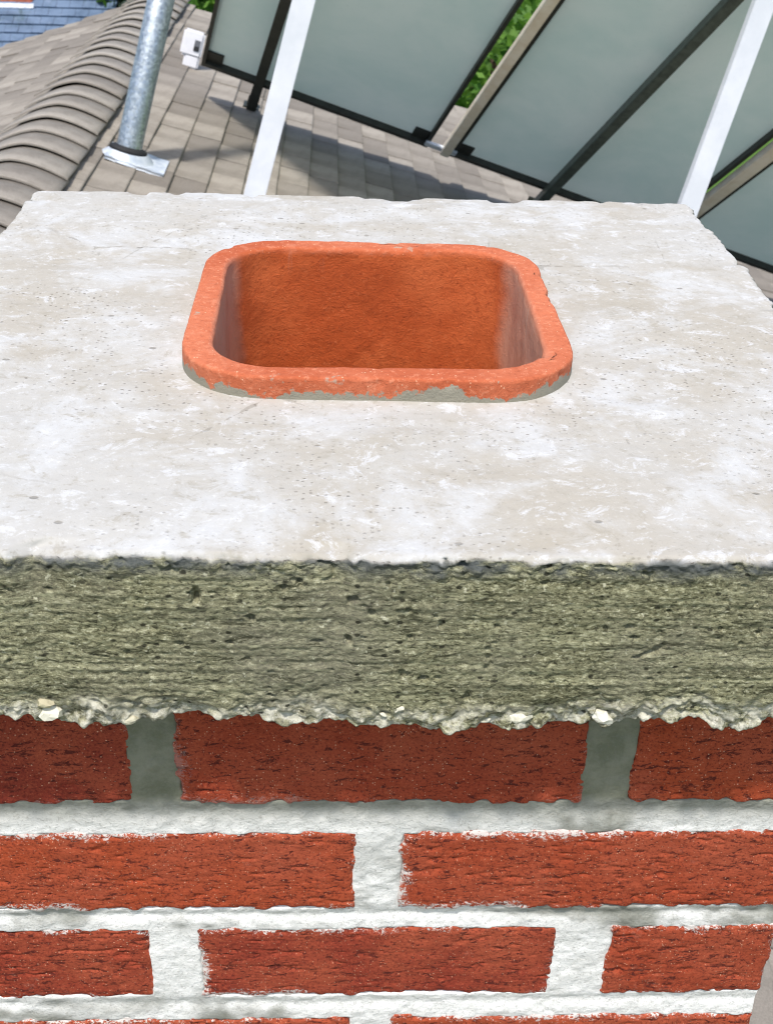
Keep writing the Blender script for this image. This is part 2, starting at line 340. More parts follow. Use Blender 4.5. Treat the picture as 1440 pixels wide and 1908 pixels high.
# ------------------------------------------------------------------ the house under the chimney
house = thing('house', (XR, 2., -6.2), 'house with a buff tiled pitched roof that carries the chimney', 'house')
xe = rp(S_EAVE, 0)[0]; ze = rp(S_EAVE, 0)[2]
hw = xe-XR-.3
V = []
for y in (Y0+.25, Y1-.25):
    V += [(XR-hw, y, -6.2), (XR+hw, y, -6.2), (XR+hw, y, ze), (XR, y, ZR-.18), (XR-hw, y, ze)]
me = bpy.data.meshes.new('wall'); me.from_pydata(V, [], [(4, 3, 2, 1, 0), (5, 6, 7, 8, 9), (0, 1, 6, 5), (1, 2, 7, 6), (4, 0, 5, 9)]); me.update()
obj('wall', me, M_WALL, house)
def slab(name, P, E_, N_):
    L = S_EAVE-S_R
    return obj(name, boxes_mesh(name, [((L/2, (Y0+Y1)/2, -.05), (L, Y1-Y0, .06))], fr(P, E_, Y, N_)), M_DECK, house)
deck_r = slab('roof', rp(S_R, 0), E, N); deck_l = slab('roof', rpl(S_R, 0), EL, NL)
tag(deck_r, 'tiled roof slope that the chimney and panels stand on'); tag(deck_l, 'tiled roof slope beyond the rounded ridge tiles')

# tiles: 121 mm gauge, 198 mm wide; the ones in view are objects, the rest one mesh per slope
GA, TW = .1215, .198
def tile_profile():
    # x down the slope from the head to the butt, z thickness; chamfered butt
    top = [(-.075, .006), (.118, .0225), (GA, .0205)]; bot = [(-.075, -.006), (GA, .0055)]
    P = top + [(GA, .0055), (-.075, -.006)]
    w_ = TW/2-.0016; n = len(P); V = [(x, -w_, z) for x, z in P]+[(x, w_, z) for x, z in P]
    F = [tuple(range(n-1, -1, -1)), tuple(range(n, 2*n))] + [(i, (i+1) % n, n+(i+1) % n, n+i) for i in range(n)]
    return V, F
TV, TF = tile_profile()
tmesh = bpy.data.meshes.new('roof_tile'); tmesh.from_pydata(TV, [], [f[::-1] for f in TF]); tmesh.update(); tmesh.materials.append(M_TILE)
bmx = bmesh.new(); bmx.from_mesh(tmesh); bmesh.ops.recalc_face_normals(bmx, faces=bmx.faces); bmx.to_mesh(tmesh); bmx.free()
cand = []
for side in (0, 1):
    for k in range(0, int((S_EAVE-S_R)/GA)):
        s = S_R+.08-GA+GA*k
        if s < S_R-.02: continue
        for j in range(int((Y1-Y0)/TW)):
            y = Y1-TW*(j+.5)
            P = (rp if side == 0 else rpl)(s+.06, y)
            if side == 0 and abs(P[0]) < .27 and -.04 < P[1] < .5: continue          # the chimney stands here
            px, py, z = proj(P); vis = z > .3 and -15 < px < 1455 and -15 < py < 1920
            if vis and side == 0:
                vis = (py < 395 and px < 1300 and not (py > 380 and px > 60)) or (px > 1395 and py > 470)
            if vis and side == 1: vis = py < 330 and py > 10
            cand.append((0 if vis else 1, z, side, s, y))
cand.sort(); random.seed(3)
indiv = [c for c in cand if c[0] == 0][:300]; ids = set(id(c) for c in indiv)
def tile_matrix(side, s, y):
    ax, az = (E, N) if side == 0 else (EL, NL); yy = Y if side == 0 else -Y
    o = (rp if side == 0 else rpl)(s, y, random.uniform(-.0015, .0035))
    rot = Matrix.Rotation(random.gauss(0, .006), 4, 'Z') @ Matrix.Rotation(random.gauss(0, .010), 4, 'Y') @ Matrix.Rotation(random.gauss(0, .006), 4, 'X')
    return fr(o, ax, yy, az) @ rot
for c in indiv:
    obj('roof_tile', tmesh, None, deck_r if c[2] == 0 else deck_l, tile_matrix(*c[2:]))
for side, dk in ((0, deck_r), (1, deck_l)):
    V, F = [], []
    for c in cand:
        if id(c) in ids or c[2] != side: continue
        m_ = tile_matrix(*c[2:]); b = len(V); V += [tuple(m_ @ Vector(v)) for v in TV]; F += [tuple(b+i for i in f) for f in TF]
    me = bpy.data.meshes.new('roof_tiling'); me.from_pydata(V, [], F); me.update()
    bmx = bmesh.new(); bmx.from_mesh(me); bmesh.ops.recalc_face_normals(bmx, faces=bmx.faces); bmx.to_mesh(me); bmx.free()
    tag(obj('roof_tiling', me, M_TILE, dk), kind='stuff')
# rounded ridge tiles, each lapping the one nearer the camera
def ridge_mesh():
    n = 18; V, Q = [], []; half = .165
    for y, lift in ((0., .012), (.010, .013), (.215, -.003)):
        for th in (0., -.006):
            for i in range(n+1):
                t = -1+2*i/n; x = half*t*(1+(.02 if y < .1 else 0)); z = .040-.056*abs(t)**1.7+lift*(1-.25*abs(t))+th
                V.append((x, y, z))
    m = n+1
    def strip(a, b):
        for i in range(n): Q.append((a*m+i, a*m+i+1, b*m+i+1, b*m+i))
    strip(0, 2); strip(2, 4); strip(5, 3); strip(3, 1); strip(1, 0); strip(4, 5)
    for a, b in ((0, 2), (2, 4)):
        Q.append((a*m, b*m, (b+1)*m, (a+1)*m)); Q.append((a*m+n, (a+1)*m+n, (b+1)*m+n, b*m+n))
    me = mesh_np('ridge_tile', V, Q); me.materials.append(M_RIDGE)
    for p in me.polygons:
        p.use_smooth = abs(p.normal.y) < .6
    return me
rmesh = ridge_mesh()
rid = boxes_mesh('ridge_bedding', [((0, (Y0+Y1)/2, -.012), (.22, Y1-Y0, .05))], fr((XR, 0, ZR), (1, 0, 0), (0, 1, 0), (0, 0, 1)))
obj('ridge_bedding', rid, M_DECK, house)
yy = 3.802-.187*36; k = 0
while yy < Y1-.1:
    m_ = Matrix.Translation((XR+random.gauss(0, .002), yy, ZR+.004+random.gauss(0, .0012))) @ Matrix.Rotation(random.gauss(0, .006), 4, 'Z')
    obj('ridge_tile', rmesh, None, house, m_); yy += .187

# ------------------------------------------------------------------ the chimney
CW, CD, CT = .4600, .4665, .0812; OH = .03
chim = thing('chimney', (0, .23, -1.25), 'red brick chimney with a thick pale concrete cap and square clay flue', 'chimney')
FX, FY, FWD, FDP, RIM, FR = .001, .2332, .1912, .1979, .0108, .043
def rrect(th, hw_, hd_, r):
    """radius of a rounded rectangle along each direction th"""
    c, s = np.cos(th), np.sin(th); lo = np.zeros_like(th); hi = np.full_like(th, hw_+hd_)
    for _ in range(40):
        m = (lo+hi)/2; qx = np.abs(c*m)-(hw_-r); qy = np.abs(s*m)-(hd_-r)
        d = np.hypot(np.maximum(qx, 0), np.maximum(qy, 0))+np.minimum(np.maximum(qx, qy), 0)-r
        lo = np.where(d < 0, m, lo); hi = np.where(d < 0, hi, m)
    return lo
def build_cap():
    hx, hy = CW/2, CD/2
    nf, ns, nb = 660, 280, 220
    fr_ = np.linspace(-hx, hx, nf, endpoint=False); sd = np.linspace(0, CD, ns, endpoint=False); bk = np.linspace(hx, -hx, nb, endpoint=False)
    ox = np.concatenate([fr_, np.full(ns, hx), bk, np.full(ns, -hx)]); oy = np.concatenate([np.zeros(nf), sd, np.full(nb, CD), CD-sd])
    n = len(ox); cx, cy = FX, FY
    # rounded, worn corners and an uneven arris
    th = np.arctan2(oy-cy, ox-cx); base = np.hypot(ox-cx, oy-cy)
    rc = .009
    r_out = np.minimum(base, rrect(np.arctan2(oy-hy, ox), hx, hy, rc)*1e9) # keep
    qx = np.abs(ox)-(hx-rc); qy = np.abs(oy-hy)-(hy-rc)
    m = (qx > 0) & (qy > 0); l = np.hypot(qx, qy); k = np.where(m, rc/np.maximum(l, 1e-9), 1)
    ox2 = np.where(m, np.sign(ox)*(hx-rc+qx*k), ox); oy2 = np.where(m, hy+np.sign(oy-hy)*(hy-rc+qy*k), oy)
    px_, py_ = np.roll(ox2, 1), np.roll(oy2, 1); qx_, qy_ = np.roll(ox2, -1), np.roll(oy2, -1)
    tx, ty = qx_-px_, qy_-py_; tl = np.hypot(tx, ty); nx, ny = ty/tl, -tx/tl
    ri = rrect(th, FWD/2-.006, FDP/2-.006, FR-.006); ix, iy = cx+ri*np.cos(th), cy+ri*np.sin(th)
    arc = np.stack([ox2*1.0, oy2*1.0, np.zeros(n)], 1)
    chip = fbm(arc, 55, 4, 3)*.0016 - np.maximum(fbm(arc, 38, 3, 9)-.28, 0)*.020 + fbm(arc, 9, 2, 19)*.0012
    frontm = (ny < -.7)
    chip = np.where(frontm, chip*.5, np.where(ny > .7, chip*.55, chip*1.0))
    rings = []; SIDE = []; LOW = []; ARR = []
    nt = 135; tt = np.linspace(0, 1, nt)**.92
    for t in tt[:-1]:
        x = ix+(ox2-nx*.004-ix)*t; y = iy+(oy2-ny*.004-iy)*t
        P = np.stack([x, y, np.zeros(n)], 1)
        nz = fbm(P, 7, 3, 31)*.0016 + fbm(P, 34, 4, 41, (.7, 1.2, 1))*.0007 + fbm(P, 130, 3, 53)*.00028
        sink = -smooth(.80, 1., np.full(n, t))*.0008 + chip*smooth(.94, 1, np.full(n, t))*.6
        P[:, 0] += nx*chip*smooth(.93, 1, np.full(n, t)); P[:, 1] += ny*chip*smooth(.93, 1, np.full(n, t)); P[:, 2] = nz*(.35+.65*smooth(0, .12, np.full(n, t)))+sink
        rings.append(P); SIDE.append(np.zeros(n)); LOW.append(np.zeros(n)); ARR.append(np.zeros(n))
    nb_ = 5
    zs = [(.0040*(1-math.sin(a_*math.pi/2/nb_)), -.0040*(1-math.cos(a_*math.pi/2/nb_))) for a_ in range(nb_)]
    zz = [(0., z) for z in np.linspace(-.0042, -CT, 150)]
    prof = zs+zz
    for dlt, z in prof:
        x = ox2-nx*dlt; y = oy2-ny*dlt; P = np.stack([x, y, np.full(n, z)], 1)
        q = np.stack([x, y, np.full(n, z)], 1)
        d = -z/CT; low = smooth(.72, .98, d+.08*fbm(q, 30, 3, 61)); ar = (1-smooth(.05, .16, d+.05*fbm(q, 45, 3, 67)))
        stri = noise(q, 11, 11, 430, 71)*.5+noise(q, 26, 26, 760, 73)*.35+noise(q, 60, 60, 300, 79)*.45
        off = stri*.00074 + fbm(q, 300, 3, 83)*.0006 + noise(q, 700, 700, 800, 85)*.00028 + fbm(q, 9, 2, 89)*.0010
        pn = noise(q, 150, 150, 240, 97)*.6+noise(q, 330, 330, 400, 98)*.4; off = off-np.maximum(pn-.56, 0)*.013      # bug holes
        lump = np.abs(fbm(q, 110, 4, 101)); off = off+low*(lump*.0075-.0020+fbm(q, 260, 3, 102)*.0012) + low*np.minimum(fbm(q, 38, 2, 103), 0)*.006
        off = off+ar*(np.abs(fbm(q, 150, 4, 107))*.0046-.0016)
        off = off*min(1., max(0., (.004-dlt)/.004))
        off = off+chip*(1-.6*smooth(0, .35, np.full(n, d)))
        P[:, 0] += nx*off; P[:, 1] += ny*off
        P[:, 2] += low*(fbm(q*np.array([1, 1, 0]), 48, 5, 109)*.0066)
        Pe = np.stack([ox2-nx*.004, oy2-ny*.004, np.zeros(n)], 1) if z == 0 and dlt > .0039 else Pe
        if z == 0 and dlt > .0039: nze = fbm(Pe, 7, 3, 31)*.0016 + fbm(Pe, 34, 4, 41, (.7, 1.2, 1))*.0007 + fbm(Pe, 130, 3, 53)*.00028 - .0008 + chip*.6
        P[:, 2] += nze*(1-smooth(0, .10, np.full(n, d)))
        rings.append(P); sv = np.full(n, 1. if z < -.0025 else 0.)
        sv = smooth(.0012, .0032, -z+.0016*fbm(q, 90, 3, 113)); SIDE.append(sv); LOW.append(low); ARR.append(ar)
    P0 = rings[-1]
    for inw in (.003, .010, .045, .10):
        P = P0.copy(); P[:, 0] = P0[:, 0]-nx*inw; P[:, 1] = P0[:, 1]-ny*inw; P[:, 2] = P0[:, 2]*.6+(-CT)*.4+.001
        rings.append(P); SIDE.append(np.ones(n)); LOW.append(np.ones(n)); ARR.append(np.zeros(n))
    # down the inside of the flue opening
    Pin = rings[0].copy(); Pin[:, 2] -= .03
    V = np.concatenate([Pin]+rings); R_ = len(rings)+1
    i = np.arange(n); j = (i+1) % n; Q = np.concatenate([np.stack([a_*n+i, (a_+1)*n+i, (a_+1)*n+j, a_*n+j], 1) for a_ in range(R_-1)])
    me = mesh_np('concrete_cap', V, Q)
    z0 = np.zeros(n)
    attr(me, 'side', np.concatenate([z0]+SIDE)); attr(me, 'low', np.concatenate([z0]+LOW)); attr(me, 'arris', np.concatenate([z0]+ARR))
    return me
cap = obj('concrete_cap', build_cap(), M_CONC, chim)
tag(cap, 'thick weathered concrete cap, pale on top and olive on its rough edge')

def build_pebbles():
    bm = bmesh.new(); bmesh.ops.create_icosphere(bm, subdivisions=2, radius=1); bm.verts.ensure_lookup_table()
    B = np.array([v.co[:] for v in bm.verts]); Fc = np.array([[v.index for v in f.verts] for f in bm.faces]); bm.free()
    V, F = [], []; b = 0
    r_ = np.random.default_rng(11)
    def add(c, r, seed, flat=.75):
        nonlocal b
        d = B*(1+.55*fbm(B+seed*3.7, 1.6, 3, seed)[:, None]); d = d*np.array([1.25, .8, flat])*r
        a_ = r_.uniform(-.6, .6); cs, sn = math.cos(a_), math.sin(a_)
        d = np.stack([d[:, 0]*cs-d[:, 2]*sn, d[:, 1], d[:, 0]*sn+d[:, 2]*cs], 1)
        V.append(d+np.array(c)); F.append(Fc+b); b += len(B)
    for k in range(12):
        r = .0012+.0032*r_.random()**2.2; x = r_.uniform(-.226, .226); z = -CT+.0015+r_.random()**2*.010
        add((x, r*.62-.0006, z), r, k)
    for k in range(16):
        r = .0012+.0022*r_.random()**2; s = r_.choice([-1, 1]); add((s*(CW/2-r*.6), r_.uniform(.01, .45), -CT+.001+r_.random()**2*.008), r, 300+k)
    return mesh_np('aggregate', np.concatenate(V), np.concatenate(F), False)
tag(obj('aggregate', build_pebbles(), M_PEB, cap), 'pale pebbles showing along the ragged lower edge', kind='stuff')

def build_flue():
    n = 420; th = np.linspace(0, 2*math.pi, n, endpoint=False)
    wall = .0138
    prof = []   # inset, z, inside, outer
    for z in np.linspace(-.02, RIM-.0018, 16): prof.append((0, z, 0, 1))
    for a_ in np.linspace(0, 1, 6)[1:]: prof.append((.0018*(1-math.cos(a_*math.pi/2)), RIM-.0018+.0018*math.sin(a_*math.pi/2), 0, 1-a_))
    for i in np.linspace(.0018, wall-.0025, 9)[1:]: prof.append((i, RIM, 0, 0))
    for a_ in np.linspace(0, 1, 5)[1:]: prof.append((wall-.0025+.0025*math.sin(a_*math.pi/2), RIM-.0025*(1-math.cos(a_*math.pi/2)), a_*.5, 0))
    for z in np.concatenate([np.linspace(RIM-.0045, -.11, 60), np.linspace(-.13, -.9, 12)]): prof.append((wall, z, 1, 0))
    prof.append((wall-.006, -.9, 1, 0)); prof.append((-.0, -.9, 0, 0)); prof.append((0, -.03, 0, 1))
    V, I, O = [], [], []
    for ins, z, a_, o_ in prof:
        r = rrect(th, FWD/2-ins, FDP/2-ins, FR-ins*.75); P = np.stack([FX+r*np.cos(th), FY+r*np.sin(th), np.full(n, z)], 1)
        d = fbm(P, 16, 3, 211)*.0013+fbm(P, 90, 3, 223)*.0005
        if abs(z-(RIM)) < .004: d = d - np.maximum(fbm(P, 60, 3, 227)-.33, 0)*.010*(1 if ins < .004 or ins > wall-.005 else 0)
        if a_ == 1: d = d+fbm(P*np.array([1, 1, .35]), 60, 3, 229)*.0007
        rr = r+d*(1 if ins < wall*.5 else -1); P[:, 0] = FX+rr*np.cos(th); P[:, 1] = FY+rr*np.sin(th)
        P[:, 2] += fbm(P, 11, 2, 231)*.0008*(1 if z > -.02 else 0) + fbm(P, 120, 3, 233)*.00045
        V.append(P); I.append(np.full(n, float(a_))); O.append(np.full(n, float(o_)))
    R_ = len(V); i = np.arange(n); j = (i+1) % n
    Q = np.concatenate([np.stack([a_*n+i, a_*n+j, ((a_+1) % R_)*n+j, ((a_+1) % R_)*n+i], 1) for a_ in range(R_)])
    me = mesh_np('flue_liner', np.concatenate(V), Q); attr(me, 'inside', np.concatenate(I)); attr(me, 'outer', np.concatenate(O)); return me
tag(obj('flue_liner', build_flue(), M_TERRA, chim), 'orange clay flue liner with rounded corners and grey mortar smears')

# brick courses: bottom and top of every brick row (measured), then an even gauge down to the roof
COURSES = [(-.1556, -.0960), (-.2252, -.1712), (-.2893, -.2360)] + [(-.3035-.0668*k-.0545, -.3035-.0668*k) for k in range(0, 15)]
HWX = .204; YA, YB = OH, CD-OH
def grid_box(c, size, div, r, seed, amp, dense):
    """rounded box, faces as grids; div = cells along x, y, z"""
    c = np.array(c); h = np.array(size)/2; V, Q, ED = [], [], []; b = 0
    for ax in range(3):
        u_, v_ = [(1, 2), (2, 0), (0, 1)][ax]
        for sg in (-1, 1):
            nu, nv = div[u_], div[v_]
            a_, b_ = np.meshgrid(np.linspace(-1, 1, nu+1), np.linspace(-1, 1, nv+1), indexing='ij')
            P = np.zeros((a_.size, 3)); P[:, u_] = a_.ravel()*h[u_]; P[:, v_] = b_.ravel()*h[v_]; P[:, ax] = sg*h[ax]
            ED.append(np.minimum(h[u_]-np.abs(P[:, u_]), h[v_]-np.abs(P[:, v_])))
            idx = np.arange((nu+1)*(nv+1)).reshape(nu+1, nv+1)+b
            q = np.stack([idx[:-1, :-1], idx[1:, :-1], idx[1:, 1:], idx[:-1, 1:]], -1).reshape(-1, 4)
            Q.append(q if sg > 0 else q[:, ::-1]); V.append(P); b += len(P)
    P = np.concatenate(V); ED = np.concatenate(ED)
    inn = np.clip(P, -(h-r), h-r); d = P-inn; l = np.linalg.norm(d, axis=1, keepdims=True); nrm = d/np.maximum(l, 1e-9)
    P = inn+nrm*r; Wp = P+c+seed*.37
    off = fbm(Wp, 28, 3, 5)*.0008
    if dense:
        cr = noise(Wp, 110, 110, 420, 15)*.55+noise(Wp, 260, 260, 700, 16)*.45
        off = off + fbm(Wp, 220, 3, 6)*.0006 - np.maximum(cr-.26, 0)*.0034
        off = off - (1-smooth(0, .006, ED))*np.maximum(fbm(Wp, 130, 4, 8)+.15, 0)*.0050
    P = P + nrm*off[:, None]*amp
    return P+c, np.concatenate(Q), ED
def brick(x0, x1, y0, y1, z0, z1, course, hazed):
    j = lambda a: random.gauss(0, a)
    c = ((x0+x1)/2, (y0+y1)/2, (z0+z1)/2); s = (x1-x0, y1-y0, z1-z0)
    front = y0 < YA+.02 and course < 5
    div = (max(8, int(s[0]/.0013)), 12, 78) if front else (14, 14, 6)
    if front and abs(x1) > .2: div = (div[0], 40, 60)
    P, Q, ED = grid_box(c, s, div, .0035 if front else .004, random.randint(1, 90), 1, front)
    o = np.array(c); P = P-o; M_ = Matrix.Rotation(j(.006), 3, 'Y') if front else Matrix.Identity(3)
    P = P@np.array(M_).T; P[:, 1] += j(.0006)
    me = mesh_np('brick', P, Q); attr(me, 'edge', ED); attr(me, 'hazed', np.full(len(P), hazed))
    obj('brick', me, M_BRICK, chim, Matrix.Translation(Vector(o)))
random.seed(21)
for k, (z0, z1) in enumerate(COURSES):
    hz = .18 if k == 0 else 1.
    if k % 2 == 0:      # side stretchers show their headers in front, one stretcher between
        a_, b_ = (-.1085, -.0912) if k == 0 else (-.1070, -.0870)
        c_, d_ = (.0950, .1135) if k == 0 else (.0930, .1175)
        for s in (-1, 1):
            xa, xb = (-HWX, a_) if s < 0 else (d_, HWX)
            brick(xa, xb, YA, .2225, z0, z1, k, hz); brick(xa, xb, .2375, YB, z0, z1, k, hz)
        brick(b_, c_, YA, .122, z0, z1, k, hz); brick(-.092, .092, YB-.092, YB, z0, z1, k, hz)
    else:
        for y0, y1 in ((YA, .122), (YB-.092, YB)):
            brick(-HWX, -.0075, y0, y1, z0, z1, k, hz); brick(.0101, HWX, y0, y1, z0, z1, k, hz)
        for s in (-1, 1):
            xa, xb = (-HWX, -.112) if s < 0 else (.112, HWX)
            brick(xa, xb, .134, .326, z0, z1, k, hz)
def build_mortar():
    zb, zt = -1.75, -CT+.004; rec = .0010
    x = np.linspace(-HWX+.0022, HWX-.0022, 520); zf = np.linspace(-.40, zt, 420)
    X, Z = np.meshgrid(x, zf, indexing='ij'); q = np.stack([X.ravel(), np.zeros(X.size), Z.ravel()], 1)
    o = fbm(q, 26, 3, 301)*.0007+fbm(q, 160, 5, 307)*.0009
    for a_, b_ in [((-.1712-.1556)/2, .009), ((-.2360-.2252)/2, .0055), ((-.3035-.2893)/2, .007)]:
        o = o-.0012*np.exp(-((q[:, 2]-a_-.4*b_)/(b_*.55))**2)          # struck bed joints, leaning back at the top
    for k, (z0, z1) in enumerate(COURSES[:5]):
        iv = [(-HWX, -.1085), (-.0912, .0950), (.1135, HWX)] if k == 0 else [(-HWX, -.1070), (-.0870, .0930), (.1175, HWX)] if k % 2 == 0 else [(-HWX, -.0075), (.0101, HWX)]
        for xa, xb in iv:
            dd = np.minimum(np.minimum(q[:, 0]-xa+(.02 if xa == -HWX else 0), xb-q[:, 0]+(.02 if xb == HWX else 0)), np.minimum(q[:, 2]-z0, z1-q[:, 2]))
            o = o-smooth(.0022, .0050, dd+.0012*fbm(q, 160, 3, 311))*.009
    q[:, 1] = YA+rec-o
    idx = np.arange(X.size).reshape(X.shape); Q = np.stack([idx[:-1, :-1], idx[1:, :-1], idx[1:, 1:], idx[:-1, 1:]], -1).reshape(-1, 4)
    me1 = (q, Q); b = len(q)
    h = HWX-.0022; yb = YB-.0022; ya = YA+rec+.001
    W = np.array([(-h, ya, zb), (h, ya, zb), (h, yb, zb), (-h, yb, zb), (-h, ya, zt), (h, ya, zt), (h, yb, zt), (-h, yb, zt), (-h, ya, -.3998), (h, ya, -.3998)])
    F = np.array([(0, 1, 9, 8), (1, 2, 6, 5), (2, 3, 7, 6), (3, 0, 4, 7), (4, 5, 6, 7)])+b
    return mesh_np('mortar', np.concatenate([q, W]), np.concatenate([Q, F]))
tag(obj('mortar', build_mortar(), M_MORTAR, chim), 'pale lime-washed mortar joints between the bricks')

# ------------------------------------------------------------------ vent pipe through the roof
D_UP = np.array([.26153, .17065, .94999]); D_UP /= np.linalg.norm(D_UP)      # the masts stand square to the slope
def axis_frame(o, d, xref):
    x = np.array(xref)-np.dot(xref, d)*d; x /= np.linalg.norm(x); return fr(o, x, np.cross(d, x), d)
pf = rp(-.412, 3.93)
vent = thing('vent_pipe', pf, 'galvanised steel vent pipe with black collar and pale flashing on the tiles', 'vent pipe')
F_ = axis_frame(pf, D_UP, E)
obj('pipe', lathe_mesh('pipe', [(.044, -.08), (.044, 1.5), (.041, 1.5), (.041, .2)], 40, F_), M_GALV, vent)
obj('collar', lathe_mesh('collar', [(.043, .060), (.055, .058), (.064, .052), (.067, .044), (.061, .038), (.045, .036)], 40, F_), M_RUBBER, vent)
fl = obj('flashing', lathe_mesh('flashing', [(.046, .036), (.064, .030), (.076, .018), (.088, .008), (.094, .004)], 40, axis_frame(rp(-.405, 3.93, .018), N, E)), M_FLASH, vent)
def plate():
    V, Q = [], []; m = 16
    for i in range(m+1):
        for j in range(m+1):
            s = -.480+.205*i/m; y = 3.845+.180*j/m; V.append(rp(s, y, .029+.0010*math.sin(i*1.3)+.001*math.sin(j*1.7)))
    n = len(V)
    for i in range(m):
        for j in range(m): a_ = i*(m+1)+j; Q.append((a_, a_+m+1, a_+m+2, a_+1))
    V += [tuple(np.array(v)-N*.010) for v in V[:]]
    Q += [tuple(q+n for q in f[::-1]) for f in Q[:]]
    bd = [i*(m+1) for i in range(m+1)], [i*(m+1)+m for i in range(m+1)], list(range(m+1)), [m*(m+1)+j for j in range(m+1)]
    for L in bd:
        for a_, b_ in zip(L[:-1], L[1:]): Q.append((a_, b_, b_+n, a_+n))
    return mesh_np('flashing_plate', V, Q)
obj('flashing_plate', plate(), M_FLASH, fl)

# ------------------------------------------------------------------ racked solar panels seen from behind
TAU = math.radians(41); PV = -math.cos(TAU)*Y+math.sin(TAU)*N; PM = np.cross(E, PV)      # up the panel; PM faces away from the camera side
Y_FOOT = 5.29; B0 = .225; PL = 2.28
if PM@np.array([0, -1, 0]) > 0: PM = -PM                                                # PM: the glazed (front) side, away from camera
def pp(s, v, m=0.): return rp(s, Y_FOOT)+PV*v+PM*m
def prect(name, s0, s1, v0, v1, m0, m1, mat, parent, bevel=0.):
    return obj(name, boxes_mesh(name, [(((s0+s1)/2, (v0+v1)/2, (m0+m1)/2), (abs(s1-s0), abs(v1-v0), abs(m1-m0)))], fr(rp(0, Y_FOOT), E, PV, PM), bevel), mat, parent)
def panel(s0, s1, label):
    t = thing('solar_panel', pp((s0+s1)/2, B0), label, 'solar panel', 'solar panels on the tilted rack')
    P_ = [pp(a_, b_, .028) for a_, b_ in ((s0+.006, B0+.006), (s1-.006, B0+.006), (s1-.006, B0+PL-.006), (s0+.006, B0+PL-.006))]
    obj('laminate', mesh_np('laminate', P_, [(0, 1, 2, 3)], False), M_BACK, t)        # a sheet of frosted glass
    wf = .016
    prect('frame', s0, s0+wf, B0, B0+PL, 0, .040, M_DARK, t); prect('frame', s1-wf, s1, B0, B0+PL, 0, .040, M_DARK, t)
    prect('frame', s0+wf, s1-wf, B0, B0+wf*1.6, 0.001, .040, M_DARK, t); prect('frame', s0+wf, s1-wf, B0+PL-wf, B0+PL, 0.001, .040, M_DARK, t)
    for sa in (s0+wf, s1-wf-.07):
        prect('corner_plate', sa, sa+.07, B0+wf*1.6, B0+wf*1.6+.075, .018, .0255, M_DARK, t, .002)
    return t
panel(-.300, .735, 'solar panel beside the small white junction box, back towards the chimney')
panel(.842, 1.872, 'middle solar panel of the rack, dark rail up its back')
panel(1.957, 2.990, 'solar panel lowest down the roof slope, past two pale rails')
rack = thing('panel_rack', rp(.9, Y_FOOT), 'metal rack of rails and white struts holding the tilted solar panels', 'rack')
def rail(s, wd, mat, v0, label):
    o = prect('rail', s-wd/2, s+wd/2, v0, B0+PL+.05, -.045, .0015, mat, rack, .003); tag(o, label)
    if mat is M_DARK: return o
    return o
for s, label in ((-.045, None), (1.318, None)):
    rail(s, .042, M_RAIL if s > 1 else M_DARK, -.01, 'dark rail')
tag(prect('rail', .794, .834, B0+.03, B0+PL+.05, -.030, .012, M_TAN, rack, .003), 'pale champagne rail in the gap between panels')
tag(prect('rail', 1.888, 1.940, -.01, B0+PL+.05, -.030, .012, M_TAN, rack, .003), 'pale champagne rail in the gap between panels')
tag(prect('rail', 3.01, 3.055, -.01, B0+PL+.05, -.030, .012, M_TAN, rack, .003), 'pale champagne rail in the gap between panels')
prect('clamp', .715, .862, B0+.030, B0+.066, -.012, .0015, M_FLASH, rack, .003)
prect('cross_bar', -.32, 3.06, B0+PL-.16, B0+PL-.115, -.088, -.045, M_TAN, rack, .003)
for s in (-.045, 1.318, 1.915, 3.03):
    obj('foot', boxes_mesh('foot', [((0, 0, .018), (.075, .11, .012)), ((0, .0, .04), (.05, .012, .05))], fr(rp(s, Y_FOOT-.005), E, Y, N), .002), M_DARK if s in (-.045, 1.318) else M_TAN, rack)
def strut(px, py, dist, wd):
    d = ray(px, py); P = CAM+d*dist/(d@fw)
    k = (CR-N@P)/(N@D_UP); ft = P+k*D_UP
    m0 = PM@rp(0, Y_FOOT); k2 = (m0-.05-PM@P)/(PM@D_UP); L = k2-k
    x = E-np.dot(E, D_UP)*D_UP; x /= np.linalg.norm(x); yv = np.cross(D_UP, x)
    me = boxes_mesh('strut', [((0, 0, L/2), (wd, .006, L+.02)), ((-wd/2+.003, .018, L/2), (.0055, .031, L+.016))], fr(ft, x, yv, D_UP), .0012)
    o = obj('strut', me, M_ALU, rack); tag(o, 'flat white aluminium strut')
    obj('foot', boxes_mesh('foot', [((0, .02, .025), (.11, .09, .014))], fr(ft, E, Y, N), .002), M_ALU, rack)
strut(475, 360, 4.02, .070); strut(1287, 380, 3.82, .063)
ft = rp(2.75, 3.6)

# junction box beside the first panel
d = ray(350, 121); t_ = (CR+.02-N@CAM)/(N@d); bp = CAM+d*t_
jb = thing('junction_box', bp, 'small white plastic junction box with a grey label on the tiles', 'junction box')
x = E-np.dot(E, D_UP)*D_UP; x /= np.linalg.norm(x); yv = np.cross(D_UP, x); JF = fr(bp, x, yv, D_UP)
bx = obj('box', boxes_mesh('box', [((.0, 0, .100), (.098, .050, .118))], JF, .010), M_WHITE, jb)
obj('neck', boxes_mesh('neck', [((.010, 0, .022), (.072, .046, .062))], JF, .008), M_WHITE, jb)
obj('label_plate', boxes_mesh('label_plate', [((.022, -.0262, .095), (.026, .003, .048))], JF), M_GREYPL, bx)
obj('switch', boxes_mesh('switch', [((.022, -.0290, .082), (.024, .004, .020))], JF, .001), M_RUBBER, bx)

